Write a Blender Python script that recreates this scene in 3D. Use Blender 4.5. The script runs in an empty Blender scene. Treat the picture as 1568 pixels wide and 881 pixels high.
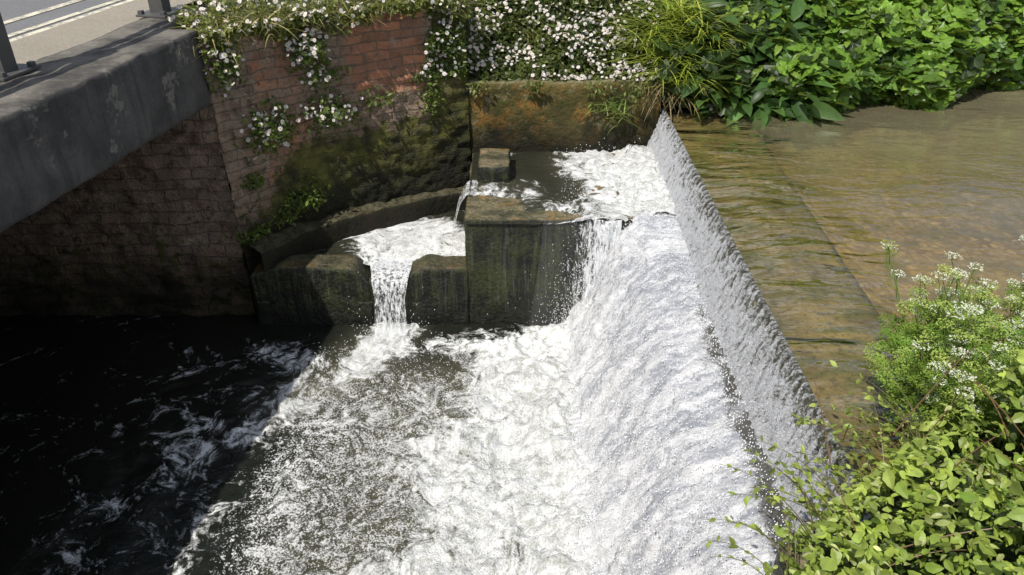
import bpy, math
import numpy as np
from mathutils import Vector
rng=np.random.default_rng(11)
sc=bpy.context.scene
# ---------------------------------------------------------------- noise
def _h(i,j,k,s):
    v=np.sin(i*127.1+j*311.7+k*74.7+s*19.19)*43758.5453
    return v-np.floor(v)
def vn(x,y,z=0.0,s=0):
    x,y,z=np.broadcast_arrays(np.asarray(x,float),np.asarray(y,float),np.asarray(z,float))
    i,j,k=np.floor(x),np.floor(y),np.floor(z)
    a,b,c=x-i,y-j,z-k
    a=a*a*(3-2*a);b=b*b*(3-2*b);c=c*c*(3-2*c)
    r=0
    for di in(0,1):
        for dj in(0,1):
            for dk in(0,1):
                w=(a if di else 1-a)*(b if dj else 1-b)*(c if dk else 1-c)
                r=r+w*_h(i+di,j+dj,k+dk,s)
    return r
def fbm(x,y,z=0.0,o=4,s=0):
    r=0;a=.5;t=0;f=1.
    for q in range(o):
        r=r+a*vn(np.asarray(x)*f,np.asarray(y)*f,np.asarray(z)*f,s+q);t+=a;a*=.5;f*=2.03
    return r/t
def ss(a,b,x):
    t=np.clip((x-a)/(b-a),0,1);return t*t*(3-2*t)
# ---------------------------------------------------------------- mesh helpers
def mk(name,V,F,mats,attrs=None,smooth=True,parent=None,mi=None):
    me=bpy.data.meshes.new(name)
    me.from_pydata(np.asarray(V,float).tolist(),[],F.tolist() if isinstance(F,np.ndarray) else F)
    for m in (mats if isinstance(mats,(list,tuple)) else [mats]): me.materials.append(m)
    if attrs:
        for k,a in attrs.items():
            a=np.asarray(a,float)
            at=me.attributes.new(k,'FLOAT_COLOR','POINT')
            c=np.ones((len(a),4));c[:,:a.shape[1]]=a
            at.data.foreach_set('color',c.ravel())
    if smooth: me.polygons.foreach_set('use_smooth',[True]*len(me.polygons))
    me.update()
    ob=bpy.data.objects.new(name,me);sc.collection.objects.link(ob)
    if parent: ob.parent=parent
    return ob
def grid(us,vs,fn):
    U,W=np.meshgrid(us,vs,indexing='ij')
    P=fn(U.ravel(),W.ravel())
    n,m=len(us),len(vs)
    idx=np.arange(n*m).reshape(n,m)
    F=np.stack([idx[:-1,:-1],idx[1:,:-1],idx[1:,1:],idx[:-1,1:]],-1).reshape(-1,4)
    return P,F
class MB:
    def __init__(s): s.V=[];s.F=[];s.C=[];s.n=0
    def add(s,V,F,C):
        V=np.asarray(V,float);C=np.asarray(C,float)
        if C.ndim==1: C=np.tile(C,(len(V),1))
        s.V.append(V);s.C.append(C)
        if isinstance(F,np.ndarray): s.F+= (F+s.n).tolist()
        else: s.F+=[[i+s.n for i in f] for f in F]
        s.n+=len(V)
    def build(s,name,mat,smooth=False,parent=None):
        return mk(name,np.concatenate(s.V),s.F,mat,{'Col':np.concatenate(s.C)},smooth,parent)
def nz(v):
    return v/np.maximum(np.linalg.norm(v,axis=-1,keepdims=True),1e-9)
def scatter(mb,tm,pos,d,n,size,col):
    V,F=tm[0],tm[1]
    N=len(pos)
    if N==0:return
    Y=nz(d);Z=nz(n-(n*Y).sum(1,keepdims=True)*Y);X=np.cross(Y,Z)
    size=np.asarray(size,float)*np.ones(N)
    P=pos[:,None,:]+size[:,None,None]*(V[None,:,0:1]*X[:,None]+V[None,:,1:2]*Y[:,None]+V[None,:,2:3]*Z[:,None])
    k=len(V)
    if len(tm)>2: C=np.tile(tm[2][None],(N,1,1))*np.ones((N,1,1))
    else: C=np.repeat(col[:,None,:],k,1)
    off=(np.arange(N)*k)
    lens={}
    for f in F: lens.setdefault(len(f),[]).append(f)
    allF=[]
    for L,fs in lens.items():
        allF+=(np.array(fs)[None]+off[:,None,None]).reshape(-1,L).tolist()
    mb.add(P.reshape(-1,3),allF,C.reshape(-1,3))
def tube(path,r,sides=5):
    path=np.asarray(path,float);n=len(path)
    r=np.ones(n)*r if np.isscalar(r) else np.asarray(r)
    T=nz(np.gradient(path,axis=0))
    ref=np.array([0.3,.2,1.]) if abs(T[0,2])<.8 else np.array([1,.1,0.])
    A=nz(np.cross(T,ref));B=np.cross(T,A)
    a=np.linspace(0,2*np.pi,sides,endpoint=False)
    V=path[:,None]+r[:,None,None]*(np.cos(a)[None,:,None]*A[:,None]+np.sin(a)[None,:,None]*B[:,None])
    V=V.reshape(-1,3);F=[]
    for i in range(n-1):
        for j in range(sides):
            q=(j+1)%sides
            F.append([i*sides+j,i*sides+q,(i+1)*sides+q,(i+1)*sides+j])
    return V,F
def bezier(p0,p1,p2,n=7):
    t=np.linspace(0,1,n)[:,None];p0,p1,p2=map(np.array,(p0,p1,p2))
    return (1-t)**2*p0+2*t*(1-t)*p1+t*t*p2
def rbox(x0,x1,y0,y1,z0,z1,res=.05,r=.03,amp=.015,fr=4,s=0):
    """rounded, roughened masonry box"""
    def ax(a,b): return np.linspace(a,b,max(3,int(round((b-a)/res))+1))
    X,Y,Z=ax(x0,x1),ax(y0,y1),ax(z0,z1)
    Vs=[];Fs=[];n=0
    for (us,vs,fn,flip) in [(X,Y,lambda u,v:(u,v,0*u+z1),0),(X,Y,lambda u,v:(u,v,0*u+z0),1),
        (X,Z,lambda u,v:(u,0*u+y0,v),0),(X,Z,lambda u,v:(u,0*u+y1,v),1),
        (Y,Z,lambda u,v:(0*u+x0,u,v),1),(Y,Z,lambda u,v:(0*u+x1,u,v),0)]:
        P,F=grid(us,vs,lambda u,v:np.stack(fn(u,v),-1))
        if flip:F=F[:,::-1]
        Vs.append(P);Fs.append(F+n);n+=len(P)
    P=np.concatenate(Vs);F=np.concatenate(Fs)
    lo=np.array([x0,y0,z0])+r;hi=np.array([x1,y1,z1])-r
    c=np.clip(P,lo,hi);d=P-c
    P=c+nz(d)*r
    for k in range(3):
        P[:,k]+=amp*2*(fbm(P[:,0]*fr+k*7,P[:,1]*fr,P[:,2]*fr,4,s+k*5)-.5)
    key=np.round(P*5000).astype(np.int64)
    _,ui,inv=np.unique(key,axis=0,return_index=True,return_inverse=True)
    inv=inv.ravel()
    return P[ui],inv[F]
# ---------------------------------------------------------------- materials
class MT:
    def __init__(s,name):
        s.m=bpy.data.materials.new(name);s.m.use_nodes=True
        s.t=s.m.node_tree;s.t.nodes.clear()
        s.out=s.t.nodes.new('ShaderNodeOutputMaterial')
        s.co=s.t.nodes.new('ShaderNodeTexCoord').outputs['Object']
    def set(s,sock,v):
        if isinstance(v,bpy.types.NodeSocket): s.t.links.new(v,sock)
        elif isinstance(v,(tuple,list)):
            v=list(v)
            if len(sock.default_value)==4 and len(v)==3:v=v+[1]
            sock.default_value=v
        else: sock.default_value=v
    def n(s,typ,ins=None,**pr):
        nd=s.t.nodes.new(typ)
        for k,v in pr.items(): setattr(nd,k,v)
        for k,v in (ins or {}).items(): s.set(nd.inputs[k],v)
        return nd
    def attr(s,name,vec=False): 
        nd=s.n('ShaderNodeAttribute',attribute_name=name)
        return nd.outputs['Vector' if vec else 'Color']
    def sep(s,c):
        nd=s.n('ShaderNodeSeparateXYZ',{0:c});return nd.outputs
    def map(s,scale=(1,1,1),rot=(0,0,0),v=None):
        return s.n('ShaderNodeMapping',{'Vector':v or s.co,'Scale':scale,'Rotation':rot}).outputs[0]
    def noise(s,scale,det=5,rough=.55,dist=0,v=None):
        return s.n('ShaderNodeTexNoise',{'Vector':v or s.co,'Scale':scale,'Detail':min(det,4.),'Roughness':rough,'Distortion':dist}).outputs['Fac']
    def vor(s,scale,feat='F1',out='Distance',v=None):
        return s.n('ShaderNodeTexVoronoi',{'Vector':v or s.co,'Scale':scale},feature=feat).outputs[out]
    def ma(s,op,a,b=0.,c=None,clamp=False):
        ins={0:a,1:b}
        if c is not None:ins[2]=c
        return s.n('ShaderNodeMath',ins,operation=op,use_clamp=clamp).outputs[0]
    def rg(s,v,a,b,c=0.,d=1.):
        return s.n('ShaderNodeMapRange',{0:v,1:a,2:b,3:c,4:d},interpolation_type='SMOOTHSTEP').outputs[0]
    def mix(s,f,a,b,mode='MIX'):
        nd=s.n('ShaderNodeMix',data_type='RGBA',blend_type=mode)
        s.set(nd.inputs[0],f);s.set(nd.inputs[6],a);s.set(nd.inputs[7],b)
        return nd.outputs[2]
    def bump(s,h,st=.5,dist=.02,nrm=None):
        ins={'Height':h,'Strength':st,'Distance':dist}
        if nrm is not None:ins['Normal']=nrm
        return s.n('ShaderNodeBump',ins).outputs[0]
    def pr(s,col,rough=.8,nrm=None,spec=.5,**kw):
        ins={'Base Color':col,'Roughness':rough,'Specular IOR Level':spec}
        if nrm is not None: ins['Normal']=nrm
        ins.update(kw)
        return s.n('ShaderNodeBsdfPrincipled',ins).outputs[0]
    def fin(s,sh):
        s.t.links.new(sh,s.out.inputs[0]);return s.m

def mat_leaf(name,trans=.35,rough=.42,spec=.4):
    m=MT(name);c=m.attr('Col')
    v=m.noise(25,1);c2=m.mix(m.rg(v,.3,.7,0,.3),c,(.03,.04,.01))
    p=m.pr(c2,rough,None,spec)
    t=m.n('ShaderNodeBsdfTranslucent',{'Color':m.mix(.6,c2,(.32,.38,.04),'MIX')}).outputs[0]
    mx=m.n('ShaderNodeMixShader',{0:trans,1:p,2:t}).outputs[0]
    return m.fin(mx)
M_leaf=mat_leaf('leaf_green')
def mat_flower():
    m=MT('petals');c=m.attr('Col')
    p=m.pr(c,.6,None,.2);t=m.n('ShaderNodeBsdfTranslucent',{'Color':c}).outputs[0]
    return m.fin(m.n('ShaderNodeMixShader',{0:.25,1:p,2:t}).outputs[0])
M_flower=mat_flower()

def mat_brick():
    m=MT('old_brick');uv=m.attr('uvw',True);mk_=m.sep(m.attr('mask'))
    wob=m.n('ShaderNodeTexNoise',{'Vector':m.co,'Scale':3.,'Detail':3.}).outputs['Color']
    wv=m.n('ShaderNodeVectorMath',{0:wob,1:(.5,.5,.5)},operation='SUBTRACT').outputs[0]
    wv=m.n('ShaderNodeVectorMath',{0:wv,'Scale':.09},operation='SCALE').outputs[0]
    uv2=m.n('ShaderNodeVectorMath',{0:uv,1:wv},operation='ADD').outputs[0]
    b=m.n('ShaderNodeTexBrick',{'Vector':uv2,'Color1':(.49,.215,.12,1),'Color2':(.27,.135,.085,1),'Mortar':(.22,.175,.125,1),'Scale':1.,'Mortar Size':.007,'Mortar Smooth':.6,'Bias':-.1,'Brick Width':.27,'Row Height':.095})
    n1=m.noise(2.2,7,.65);n2=m.noise(9,8,.7);n3=m.noise(40,5,.7)
    red=m.ma('ADD',mk_[0],m.ma('MULTIPLY',m.ma('SUBTRACT',n1,.5),1.8))
    redf=m.rg(red,.35,.75,0,.92)
    old=m.mix(m.rg(n2,.3,.7),(.10,.078,.058),(.42,.34,.25))
    old=m.mix(m.rg(b.outputs['Fac'],0,1,0,.4),old,(.05,.043,.036))
    old=m.mix(.15,old,b.outputs['Color'])
    c=m.mix(redf,old,b.outputs['Color'])
    c=m.mix(m.rg(n2,.45,.7,0,.75),c,(.14,.11,.075))
    white=m.rg(m.noise(3.1,8,.8),.60,.70,0,.5)
    c=m.mix(white,c,(.40,.36,.29))
    mossc=m.mix(m.rg(m.noise(6,5),.3,.7),(.02,.024,.007),(.13,.13,.025))
    mf=m.rg(m.ma('ADD',mk_[1],m.ma('MULTIPLY',m.ma('SUBTRACT',n2,.5),1.9)),.35,.7,0,.94)
    c=m.mix(mf,c,mossc)
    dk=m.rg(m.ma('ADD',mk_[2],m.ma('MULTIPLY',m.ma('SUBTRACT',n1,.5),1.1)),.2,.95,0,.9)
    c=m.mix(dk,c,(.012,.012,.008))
    h=m.ma('ADD',m.ma('MULTIPLY',b.outputs['Fac'],-.7),m.ma('ADD',m.ma('MULTIPLY',n2,1.8),m.ma('MULTIPLY',n3,.8)))
    return m.fin(m.pr(c,.85,m.bump(h,.9,.035),.3))
M_brick=mat_brick()

def mat_concrete():
    m=MT('weathered_concrete')
    st=m.noise(1,6,.6,.3,m.map((9,9,.9)));n=m.noise(3,9,.7);f=m.noise(45,6,.75)
    c=m.mix(m.rg(n,.3,.7),(.050,.047,.045),(.105,.10,.095))
    c=m.mix(m.rg(st,.48,.7,0,.6),c,(.030,.028,.026))
    c=m.mix(m.rg(m.noise(2.4,9,.8),.59,.66,0,.55),c,(.26,.245,.21))
    c=m.mix(m.rg(f,.3,.7,0,.4),c,(.03,.03,.027))
    gz=m.sep(m.n('ShaderNodeNewGeometry').outputs['Normal'])[2]
    c=m.mix(m.ma('MULTIPLY',m.rg(gz,.6,1),m.rg(n,.35,.65,.08,.45)),c,(.28,.25,.20))
    return m.fin(m.pr(c,.85,m.bump(m.ma('ADD',n,m.ma('MULTIPLY',f,.4)),.7,.025),.3))
M_conc=mat_concrete()

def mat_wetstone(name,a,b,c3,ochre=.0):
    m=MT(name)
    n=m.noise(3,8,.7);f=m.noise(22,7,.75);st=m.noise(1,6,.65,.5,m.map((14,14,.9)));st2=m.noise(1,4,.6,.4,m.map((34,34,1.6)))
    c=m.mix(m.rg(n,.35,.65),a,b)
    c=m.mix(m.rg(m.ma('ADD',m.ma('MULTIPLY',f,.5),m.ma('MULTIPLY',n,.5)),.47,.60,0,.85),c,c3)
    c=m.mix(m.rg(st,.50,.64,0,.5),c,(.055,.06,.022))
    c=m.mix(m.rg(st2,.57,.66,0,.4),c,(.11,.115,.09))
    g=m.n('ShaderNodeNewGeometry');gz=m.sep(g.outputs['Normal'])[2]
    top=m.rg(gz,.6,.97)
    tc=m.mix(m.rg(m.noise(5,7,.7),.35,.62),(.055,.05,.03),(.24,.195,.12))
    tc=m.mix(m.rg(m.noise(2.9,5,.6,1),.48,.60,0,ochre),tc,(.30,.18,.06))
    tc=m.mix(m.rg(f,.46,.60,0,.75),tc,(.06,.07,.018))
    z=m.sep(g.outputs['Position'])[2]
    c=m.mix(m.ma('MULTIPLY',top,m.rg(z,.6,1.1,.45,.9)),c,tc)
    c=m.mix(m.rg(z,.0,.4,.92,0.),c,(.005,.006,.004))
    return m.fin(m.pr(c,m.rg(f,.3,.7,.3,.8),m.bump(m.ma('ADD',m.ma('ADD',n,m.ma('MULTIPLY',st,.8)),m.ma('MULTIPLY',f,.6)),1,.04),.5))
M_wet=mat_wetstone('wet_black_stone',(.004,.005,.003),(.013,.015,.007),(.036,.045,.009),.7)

def mat_mosswall():
    m=MT('mossy_stone')
    n=m.noise(2.2,8,.65);f=m.noise(16,8,.75);k=m.noise(5,6,.6)
    c=m.mix(m.rg(n,.3,.65),(.03,.032,.009),(.13,.095,.03))
    c=m.mix(m.rg(k,.5,.66,0,.65),c,(.30,.145,.03))
    c=m.mix(m.rg(f,.45,.66,0,.8),c,(.05,.065,.012))
    c=m.mix(m.rg(m.noise(9,5,.7,.5),.55,.68,0,.5),c,(.32,.28,.17))
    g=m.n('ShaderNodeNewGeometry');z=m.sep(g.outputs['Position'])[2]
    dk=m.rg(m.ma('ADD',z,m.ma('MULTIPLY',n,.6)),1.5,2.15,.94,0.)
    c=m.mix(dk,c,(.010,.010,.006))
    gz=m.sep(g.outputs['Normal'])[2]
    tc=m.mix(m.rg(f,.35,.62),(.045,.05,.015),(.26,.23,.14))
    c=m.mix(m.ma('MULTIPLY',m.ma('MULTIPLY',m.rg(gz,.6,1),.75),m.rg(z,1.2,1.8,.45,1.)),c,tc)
    return m.fin(m.pr(c,.85,m.bump(m.ma('ADD',n,m.ma('MULTIPLY',f,.7)),1,.04),.3))
M_moss=mat_mosswall()

def mat_ground():
    m=MT('soil_and_grass')
    n=m.noise(1.3,8,.7);f=m.noise(30,6,.7)
    c=m.mix(n,(.02,.025,.01),(.05,.065,.018));c=m.mix(m.rg(f,.5,.7,0,.6),c,(.05,.04,.025))
    return m.fin(m.pr(c,.95,m.bump(f,.8,.03),.2))
M_ground=mat_ground()

def mat_road(name,a,b,fine=90):
    m=MT(name);n=m.noise(1.5,7,.6);f=m.noise(fine,4,.8);v=m.vor(60)
    c=m.mix(n,a,b);c=m.mix(m.rg(f,.4,.65,0,.5),c,tuple(x*.45 for x in a))
    c=m.mix(m.rg(v,.0,.25,.35,0),c,(.55,.5,.42))
    return m.fin(m.pr(c,.9,m.bump(f,.5,.01),.3))
M_road=mat_road('asphalt',(.16,.16,.165),(.22,.22,.225))
M_pave=mat_road('gravelly_pavement',(.27,.24,.19),(.38,.34,.28),60)
def mat_line():
    m=MT('worn_line_paint');n=m.noise(12,6,.7)
    return m.fin(m.pr(m.mix(m.rg(n,.35,.6),(.25,.23,.19),(.66,.62,.48)),.7))
M_line=mat_line()
def mat_steel():
    m=MT('painted_steel');n=m.noise(8,7,.7)
    c=m.mix(n,(.05,.05,.05),(.10,.098,.092));c=m.mix(m.rg(m.noise(25,5,.7),.6,.7,0,.6),c,(.12,.06,.03))
    return m.fin(m.pr(c,.5,m.bump(n,.2,.005),.5))
M_steel=mat_steel()

def mat_pool():
    m=MT('dark_river_water');a=m.sep(m.attr('mask'))
    w=m.n('ShaderNodeTexNoise',{'Vector':m.co,'Scale':2.2,'Detail':1.}).outputs['Color']
    wv=m.n('ShaderNodeVectorMath',{0:w,'Scale':.6},operation='SCALE').outputs[0]
    co=m.n('ShaderNodeVectorMath',{0:m.co,1:wv},operation='ADD').outputs[0]
    n1=m.noise(2.6,4,.6,0,co);n2=m.noise(11,4,.65,.5,co);n3=m.noise(60,3,.75)
    rid=m.ma('SUBTRACT',1.,m.ma('ABSOLUTE',m.ma('MULTIPLY',m.ma('SUBTRACT',m.noise(6,4,.55,.8,co),.5),7.)),clamp=True)
    t=m.ma('ADD',a[0],m.ma('MULTIPLY',m.ma('SUBTRACT',n1,.5),1.6))
    t=m.ma('ADD',t,m.ma('MULTIPLY',m.ma('SUBTRACT',n2,.5),1.3))
    t=m.ma('ADD',t,m.ma('MULTIPLY',rid,.22))
    t=m.ma('ADD',t,m.ma('MULTIPLY',m.ma('SUBTRACT',n3,.5),.5))
    foam=m.rg(t,.42,.92)
    sp=m.rg(m.ma('ADD',m.ma('MULTIPLY',a[1],.3),m.ma('ADD',m.ma('MULTIPLY',n3,.75),m.ma('MULTIPLY',m.ma('SUBTRACT',n2,.5),.5))),.61,.72)
    sp=m.ma('MULTIPLY',sp,m.rg(a[1],.05,.4))
    foam2=m.ma('MAXIMUM',foam,m.ma('MULTIPLY',sp,.8))
    wc=m.mix(a[2],(.012,.014,.010),(.12,.112,.07))
    fc=m.mix(m.rg(m.ma('ADD',m.ma('MULTIPLY',n2,.6),m.ma('MULTIPLY',n3,.4)),.38,.58),(.48,.49,.46),(.86,.87,.87))
    c=m.mix(foam2,wc,fc)
    h=m.ma('ADD',m.noise(9,3,.6,.5),m.ma('MULTIPLY',n3,.45))
    bst=m.rg(a[2],0,.6,.4,.9)
    return m.fin(m.pr(c,m.rg(foam2,0,1,.07,.45),m.bump(h,bst,.06),.5))
M_pool=mat_pool()

def mat_glacis():
    m=MT('rushing_white_water');a=m.sep(m.attr('mask'))
    s1=m.noise(1,4,.65,.3,m.map((2.2,9,2.2)));s2=m.noise(1,4,.7,.4,m.map((12,40,12)));g=m.noise(75,3,.85);n1=m.noise(3.5,4,.65,.5)
    t=m.ma('ADD',m.ma('MULTIPLY',s1,.45),m.ma('ADD',m.ma('MULTIPLY',s2,.25),m.ma('MULTIPLY',g,.3)))
    t=m.ma('ADD',t,m.ma('MULTIPLY',a[1],.05))
    c=m.mix(m.rg(t,.42,.57),(.38,.40,.45),(.88,.885,.90))
    dark=m.ma('ADD',a[0],m.ma('MULTIPLY',m.ma('SUBTRACT',n1,.5),1.7))
    dark=m.ma('ADD',dark,m.ma('MULTIPLY',m.ma('SUBTRACT',g,.5),1.))
    c=m.mix(m.rg(dark,.4,.75,0,.93),c,(.06,.056,.04))
    h=m.ma('ADD',m.ma('MULTIPLY',s2,.8),m.ma('ADD',g,m.ma('MULTIPLY',n1,.6)))
    return m.fin(m.pr(c,.3,m.bump(h,.75,.038),.5))
M_glacis=mat_glacis()

def mat_nappe():
    m=MT('glassy_falling_water')
    s1=m.noise(1,4,.6,.3,m.map((7,24,9)));s2=m.noise(1,4,.75,.6,m.map((24,70,32)));g=m.noise(80,3,.8)
    t=m.ma('ADD',m.ma('MULTIPLY',s1,.4),m.ma('ADD',m.ma('MULTIPLY',s2,.35),m.ma('MULTIPLY',g,.25)))
    a=m.sep(m.attr('mask'))
    t=m.ma('ADD',t,m.ma('MULTIPLY',a[0],.10))
    t=m.ma('ADD',t,m.ma('MULTIPLY',m.ma('SUBTRACT',a[1],.5),.09))
    c=m.mix(m.rg(t,.44,.57),(.10,.095,.06),(.78,.80,.84))
    h=m.ma('ADD',s1,m.ma('ADD',m.ma('MULTIPLY',s2,1.1),m.ma('MULTIPLY',g,.6)))
    return m.fin(m.pr(c,.2,m.bump(h,1,.045),.8))
M_nappe=mat_nappe()

def mat_river():
    m=MT('shallow_river_water')
    s=m.sep(m.co);x=s[0];y=s[1]
    sillf=m.rg(x,2.3,3.2,1.,0.)
    r1=m.noise(1,2,.45,.8,m.map((1.3,3.2,1),(0,0,.35)));r2=m.noise(1,2,.5,.7,m.map((4,9,1),(0,0,.3)));r3=m.noise(30,1,.5)
    h=m.ma('ADD',m.ma('MULTIPLY',r1,m.rg(sillf,0,1,.14,.85)),m.ma('ADD',m.ma('MULTIPLY',r2,m.rg(sillf,0,1,.09,.17)),m.ma('MULTIPLY',r3,.015)))
    nb=m.bump(h,.8,.09)
    tr=m.n('ShaderNodeBsdfTransparent',{'Color':(.90,.86,.68,1)}).outputs[0]
    mud=m.n('ShaderNodeBsdfDiffuse',{'Color':(.25,.22,.135,1)}).outputs[0]
    murk=m.ma('ADD',m.ma('ADD',m.rg(x,2.8,6.5,.10,.42),m.rg(y,5.,8.5,0,.38)),m.ma('MULTIPLY',m.ma('SUBTRACT',m.noise(.8,2),.5),.5),clamp=True)
    murk=m.ma('MULTIPLY',murk,m.rg(x,2.2,2.8,.1,1.))
    body=m.n('ShaderNodeMixShader',{0:murk,1:tr,2:mud}).outputs[0]
    gl=m.n('ShaderNodeBsdfGlossy',{'Color':(1,1,1,1),'Roughness':.05,'Normal':nb}).outputs[0]
    fr=m.n('ShaderNodeFresnel',{'IOR':1.34,'Normal':nb}).outputs[0]
    return m.fin(m.n('ShaderNodeMixShader',{0:m.ma('MULTIPLY',fr,m.rg(sillf,0,1,2.0,2.5),clamp=True),1:body,2:gl}).outputs[0])
M_river=mat_river()

def mat_bed():
    m=MT('pebbly_river_bed')
    wv=m.n('ShaderNodeTexNoise',{'Vector':m.co,'Scale':9.,'Detail':3.}).outputs['Color']
    wv=m.n('ShaderNodeVectorMath',{0:wv,'Scale':.12},operation='SCALE').outputs[0]
    cv=m.n('ShaderNodeVectorMath',{0:m.co,1:wv},operation='ADD').outputs[0]
    v=m.n('ShaderNodeTexVoronoi',{'Vector':cv,'Scale':15.,'Randomness':1.});n=m.noise(1.6,7,.65);f=m.noise(30,5,.7)
    pc=m.mix(m.sep(v.outputs['Color'])[0],(.22,.16,.06),(.60,.46,.25))
    c=m.mix(m.rg(n,.38,.62),(.40,.31,.14),pc)
    c=m.mix(m.rg(v.outputs['Distance'],.3,.6,0,.4),c,(.17,.12,.045))
    c=m.mix(m.rg(m.noise(3,6),.48,.66,0,.7),c,(.17,.155,.06))
    c=m.mix(m.rg(f,.45,.65,0,.4),c,(.14,.11,.045))
    return m.fin(m.pr(c,.9,m.bump(f,.5,.02),.2))
M_bed=mat_bed()
def mat_sill():
    m=MT('algae_covered_sill')
    n=m.noise(2.5,7,.65,.4);f=m.noise(20,6,.7);s=m.noise(1,5,.6,.3,m.map((2,7,1)))
    c=m.mix(m.rg(n,.3,.7),(.15,.13,.065),(.32,.265,.15))
    c=m.mix(m.rg(s,.46,.62,0,.75),c,(.12,.14,.045));c=m.mix(m.rg(f,.48,.66,0,.6),c,(.06,.055,.028))
    return m.fin(m.pr(c,.8,m.bump(f,.7,.03),.3))
M_sill=mat_sill()
def mat_drop():
    m=MT('water_spray');return m.fin(m.pr((.9,.92,.95),.15,None,.8))
M_drop=mat_drop()
def mat_curtain():
    m=MT('thin_water_curtain');a=m.sep(m.attr('mask'))
    s1=m.noise(1,4,.7,.3,m.map((30,30,2.2)));s2=m.noise(1,3,.7,.5,m.map((70,70,14)))
    t=m.ma('ADD',m.ma('MULTIPLY',s1,.6),m.ma('MULTIPLY',s2,.4));t=m.ma('ADD',t,m.ma('MULTIPLY',m.ma('SUBTRACT',a[0],.5),.5))
    p=m.pr((.80,.82,.84),.2,m.bump(t,.8,.03),.6);tr=m.n('ShaderNodeBsdfTransparent').outputs[0]
    return m.fin(m.n('ShaderNodeMixShader',{0:m.rg(t,.43,.60,.03,.92),1:tr,2:p}).outputs[0])
M_curt=mat_curtain()

# ================================================================ TERRAIN
wx=[-60,-2.72,-1.85,-1.0,-.53,1.6];wy=[6.93,6.93,7.75,8.25,8.52,8.62]
def fary(x): return np.interp(x,[1.5,2.5,3.5,6,10,60],[8.95,8.65,8.65,9.35,10,12])
def neary(x): return np.interp(x,[.9,1.5,2,2.5,3.5,10,60],[2.25,2.5,2.9,3.3,3.5,3.6,1])
def hgt(x,y):
    w=np.interp(x,wx,wy)
    g=2.8+0*x
    behind=y>w+.22
    mid=2.0+.85*ss(8.8,9.8,y)
    z=np.where(behind,np.where(x<-.5,g,mid),-.6)
    z=np.where(y<.6,2.8,z)
    fb=fary(x);nb=neary(x)
    up=np.where(y>fb,1.3+1.6*ss(fb-.1,fb+1.5,y),1.33)
    up=np.where(y<nb,1.78+1.0*ss(.7,2.2,nb-y),up)
    z=np.where(x>2.35,up,z)
    z=np.where((x>1.6)&(x<=2.35),np.where(y>fb,up,np.where(y<nb,up,-.6)),z)
    z=np.where((x>1.25)&(x<=1.6)&(y<nb-.1),up,z)
    z=np.where((z>1.6),z+.06*(fbm(x*2,y*2)-.5),z)
    return z
def axv(lo,hi,st,far):
    a=np.arange(lo,hi+1e-6,st);e=[];d=st;v=hi
    while v<far: d*=1.35;v+=d;e.append(v)
    b=[];d=st;v=lo
    while v>-far: d*=1.35;v-=d;b.append(v)
    return np.concatenate([b[::-1],a,e])
P,F=grid(axv(-6,8,.1,300),axv(-2,12,.1,300),lambda u,v:np.stack([u,v,hgt(u,v)],-1))
mk('ground',P,F,M_ground)
P,F=grid(np.concatenate([np.arange(2.3,7,.15),[9,14,25,60]]),np.arange(2.6,12.2,.2),lambda u,v:np.stack([u,v,1.37+.05*(fbm(u*2,v*2)-.5)*2+.10*ss(3.2,2.4,u)],-1))
mk('river_bed',P,F,M_bed)

# ================================================================ WALLS
def wallpts():
    c=np.array([[-2.72,6.93],[-2.35,7.32],[-1.85,7.75],[-1.4,8.03],[-1.0,8.25],[-.50,8.50]])
    t=np.linspace(0,5,90);o=np.stack([np.interp(t,range(6),c[:,0]),np.interp(t,range(6),c[:,1])],-1)
    for _ in range(25): o[1:-1]=(o[:-2]+o[1:-1]*2+o[2:])/4
    return o
WP=wallpts();WL=np.concatenate([[0],np.cumsum(np.linalg.norm(np.diff(WP,axis=0),axis=1))])
WT=nz(np.gradient(WP,axis=0));WN=np.stack([WT[:,1],-WT[:,0]],-1)
def wall_at(u):
    return (np.stack([np.interp(u,WL,WP[:,0]),np.interp(u,WL,WP[:,1])],-1),np.stack([np.interp(u,WL,WN[:,0]),np.interp(u,WL,WN[:,1])],-1))
ztop=2.84
def wing(u,v):
    p,n=wall_at(u)
    z=np.minimum(v,ztop);back=np.maximum(v-ztop,0)
    d=.06*(fbm(u*2.2,z*2.2,0,3,3)-.5)+.07*(fbm(u*9,z*14,0,3,9)-.5)-back
    d=d+.05*(ztop-z)*.6
    z=z+np.where(back>0,.03*(fbm(u*6,back*6)-.5),0)
    return np.stack([p[:,0]+n[:,0]*d,p[:,1]+n[:,1]*d,z],-1)
us=np.linspace(0,WL[-1],150);vs=np.concatenate([np.linspace(-.6,ztop,160),ztop+np.linspace(.03,.5,8)])
P,F=grid(us,vs,wing)
U,W=np.meshgrid(us,vs,indexing='ij');U=U.ravel();W=W.ravel()
red=.06+.80*ss(1.2,1.6,U)*ss(2.35,2.2,U)*ss(1.85,2.15,W)+.45*ss(.3,.5,U)*ss(1.2,.8,U)*ss(1.2,1.5,W)
moss=.85*ss(2.1,1.4,W)*ss(.2,.9,U)+.7*ss(2.25,2.4,U)+.55*ss(1.8,.9,W)
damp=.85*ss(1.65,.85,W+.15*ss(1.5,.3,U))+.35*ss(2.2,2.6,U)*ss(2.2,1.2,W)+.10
uvw=np.stack([U,W,0*U],-1)
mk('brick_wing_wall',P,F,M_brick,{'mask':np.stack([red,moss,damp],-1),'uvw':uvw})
us=np.concatenate([np.linspace(-14,-6,20),np.linspace(-5.9,-2.70,90)]);vs=np.linspace(-.6,2.4,90)
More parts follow.
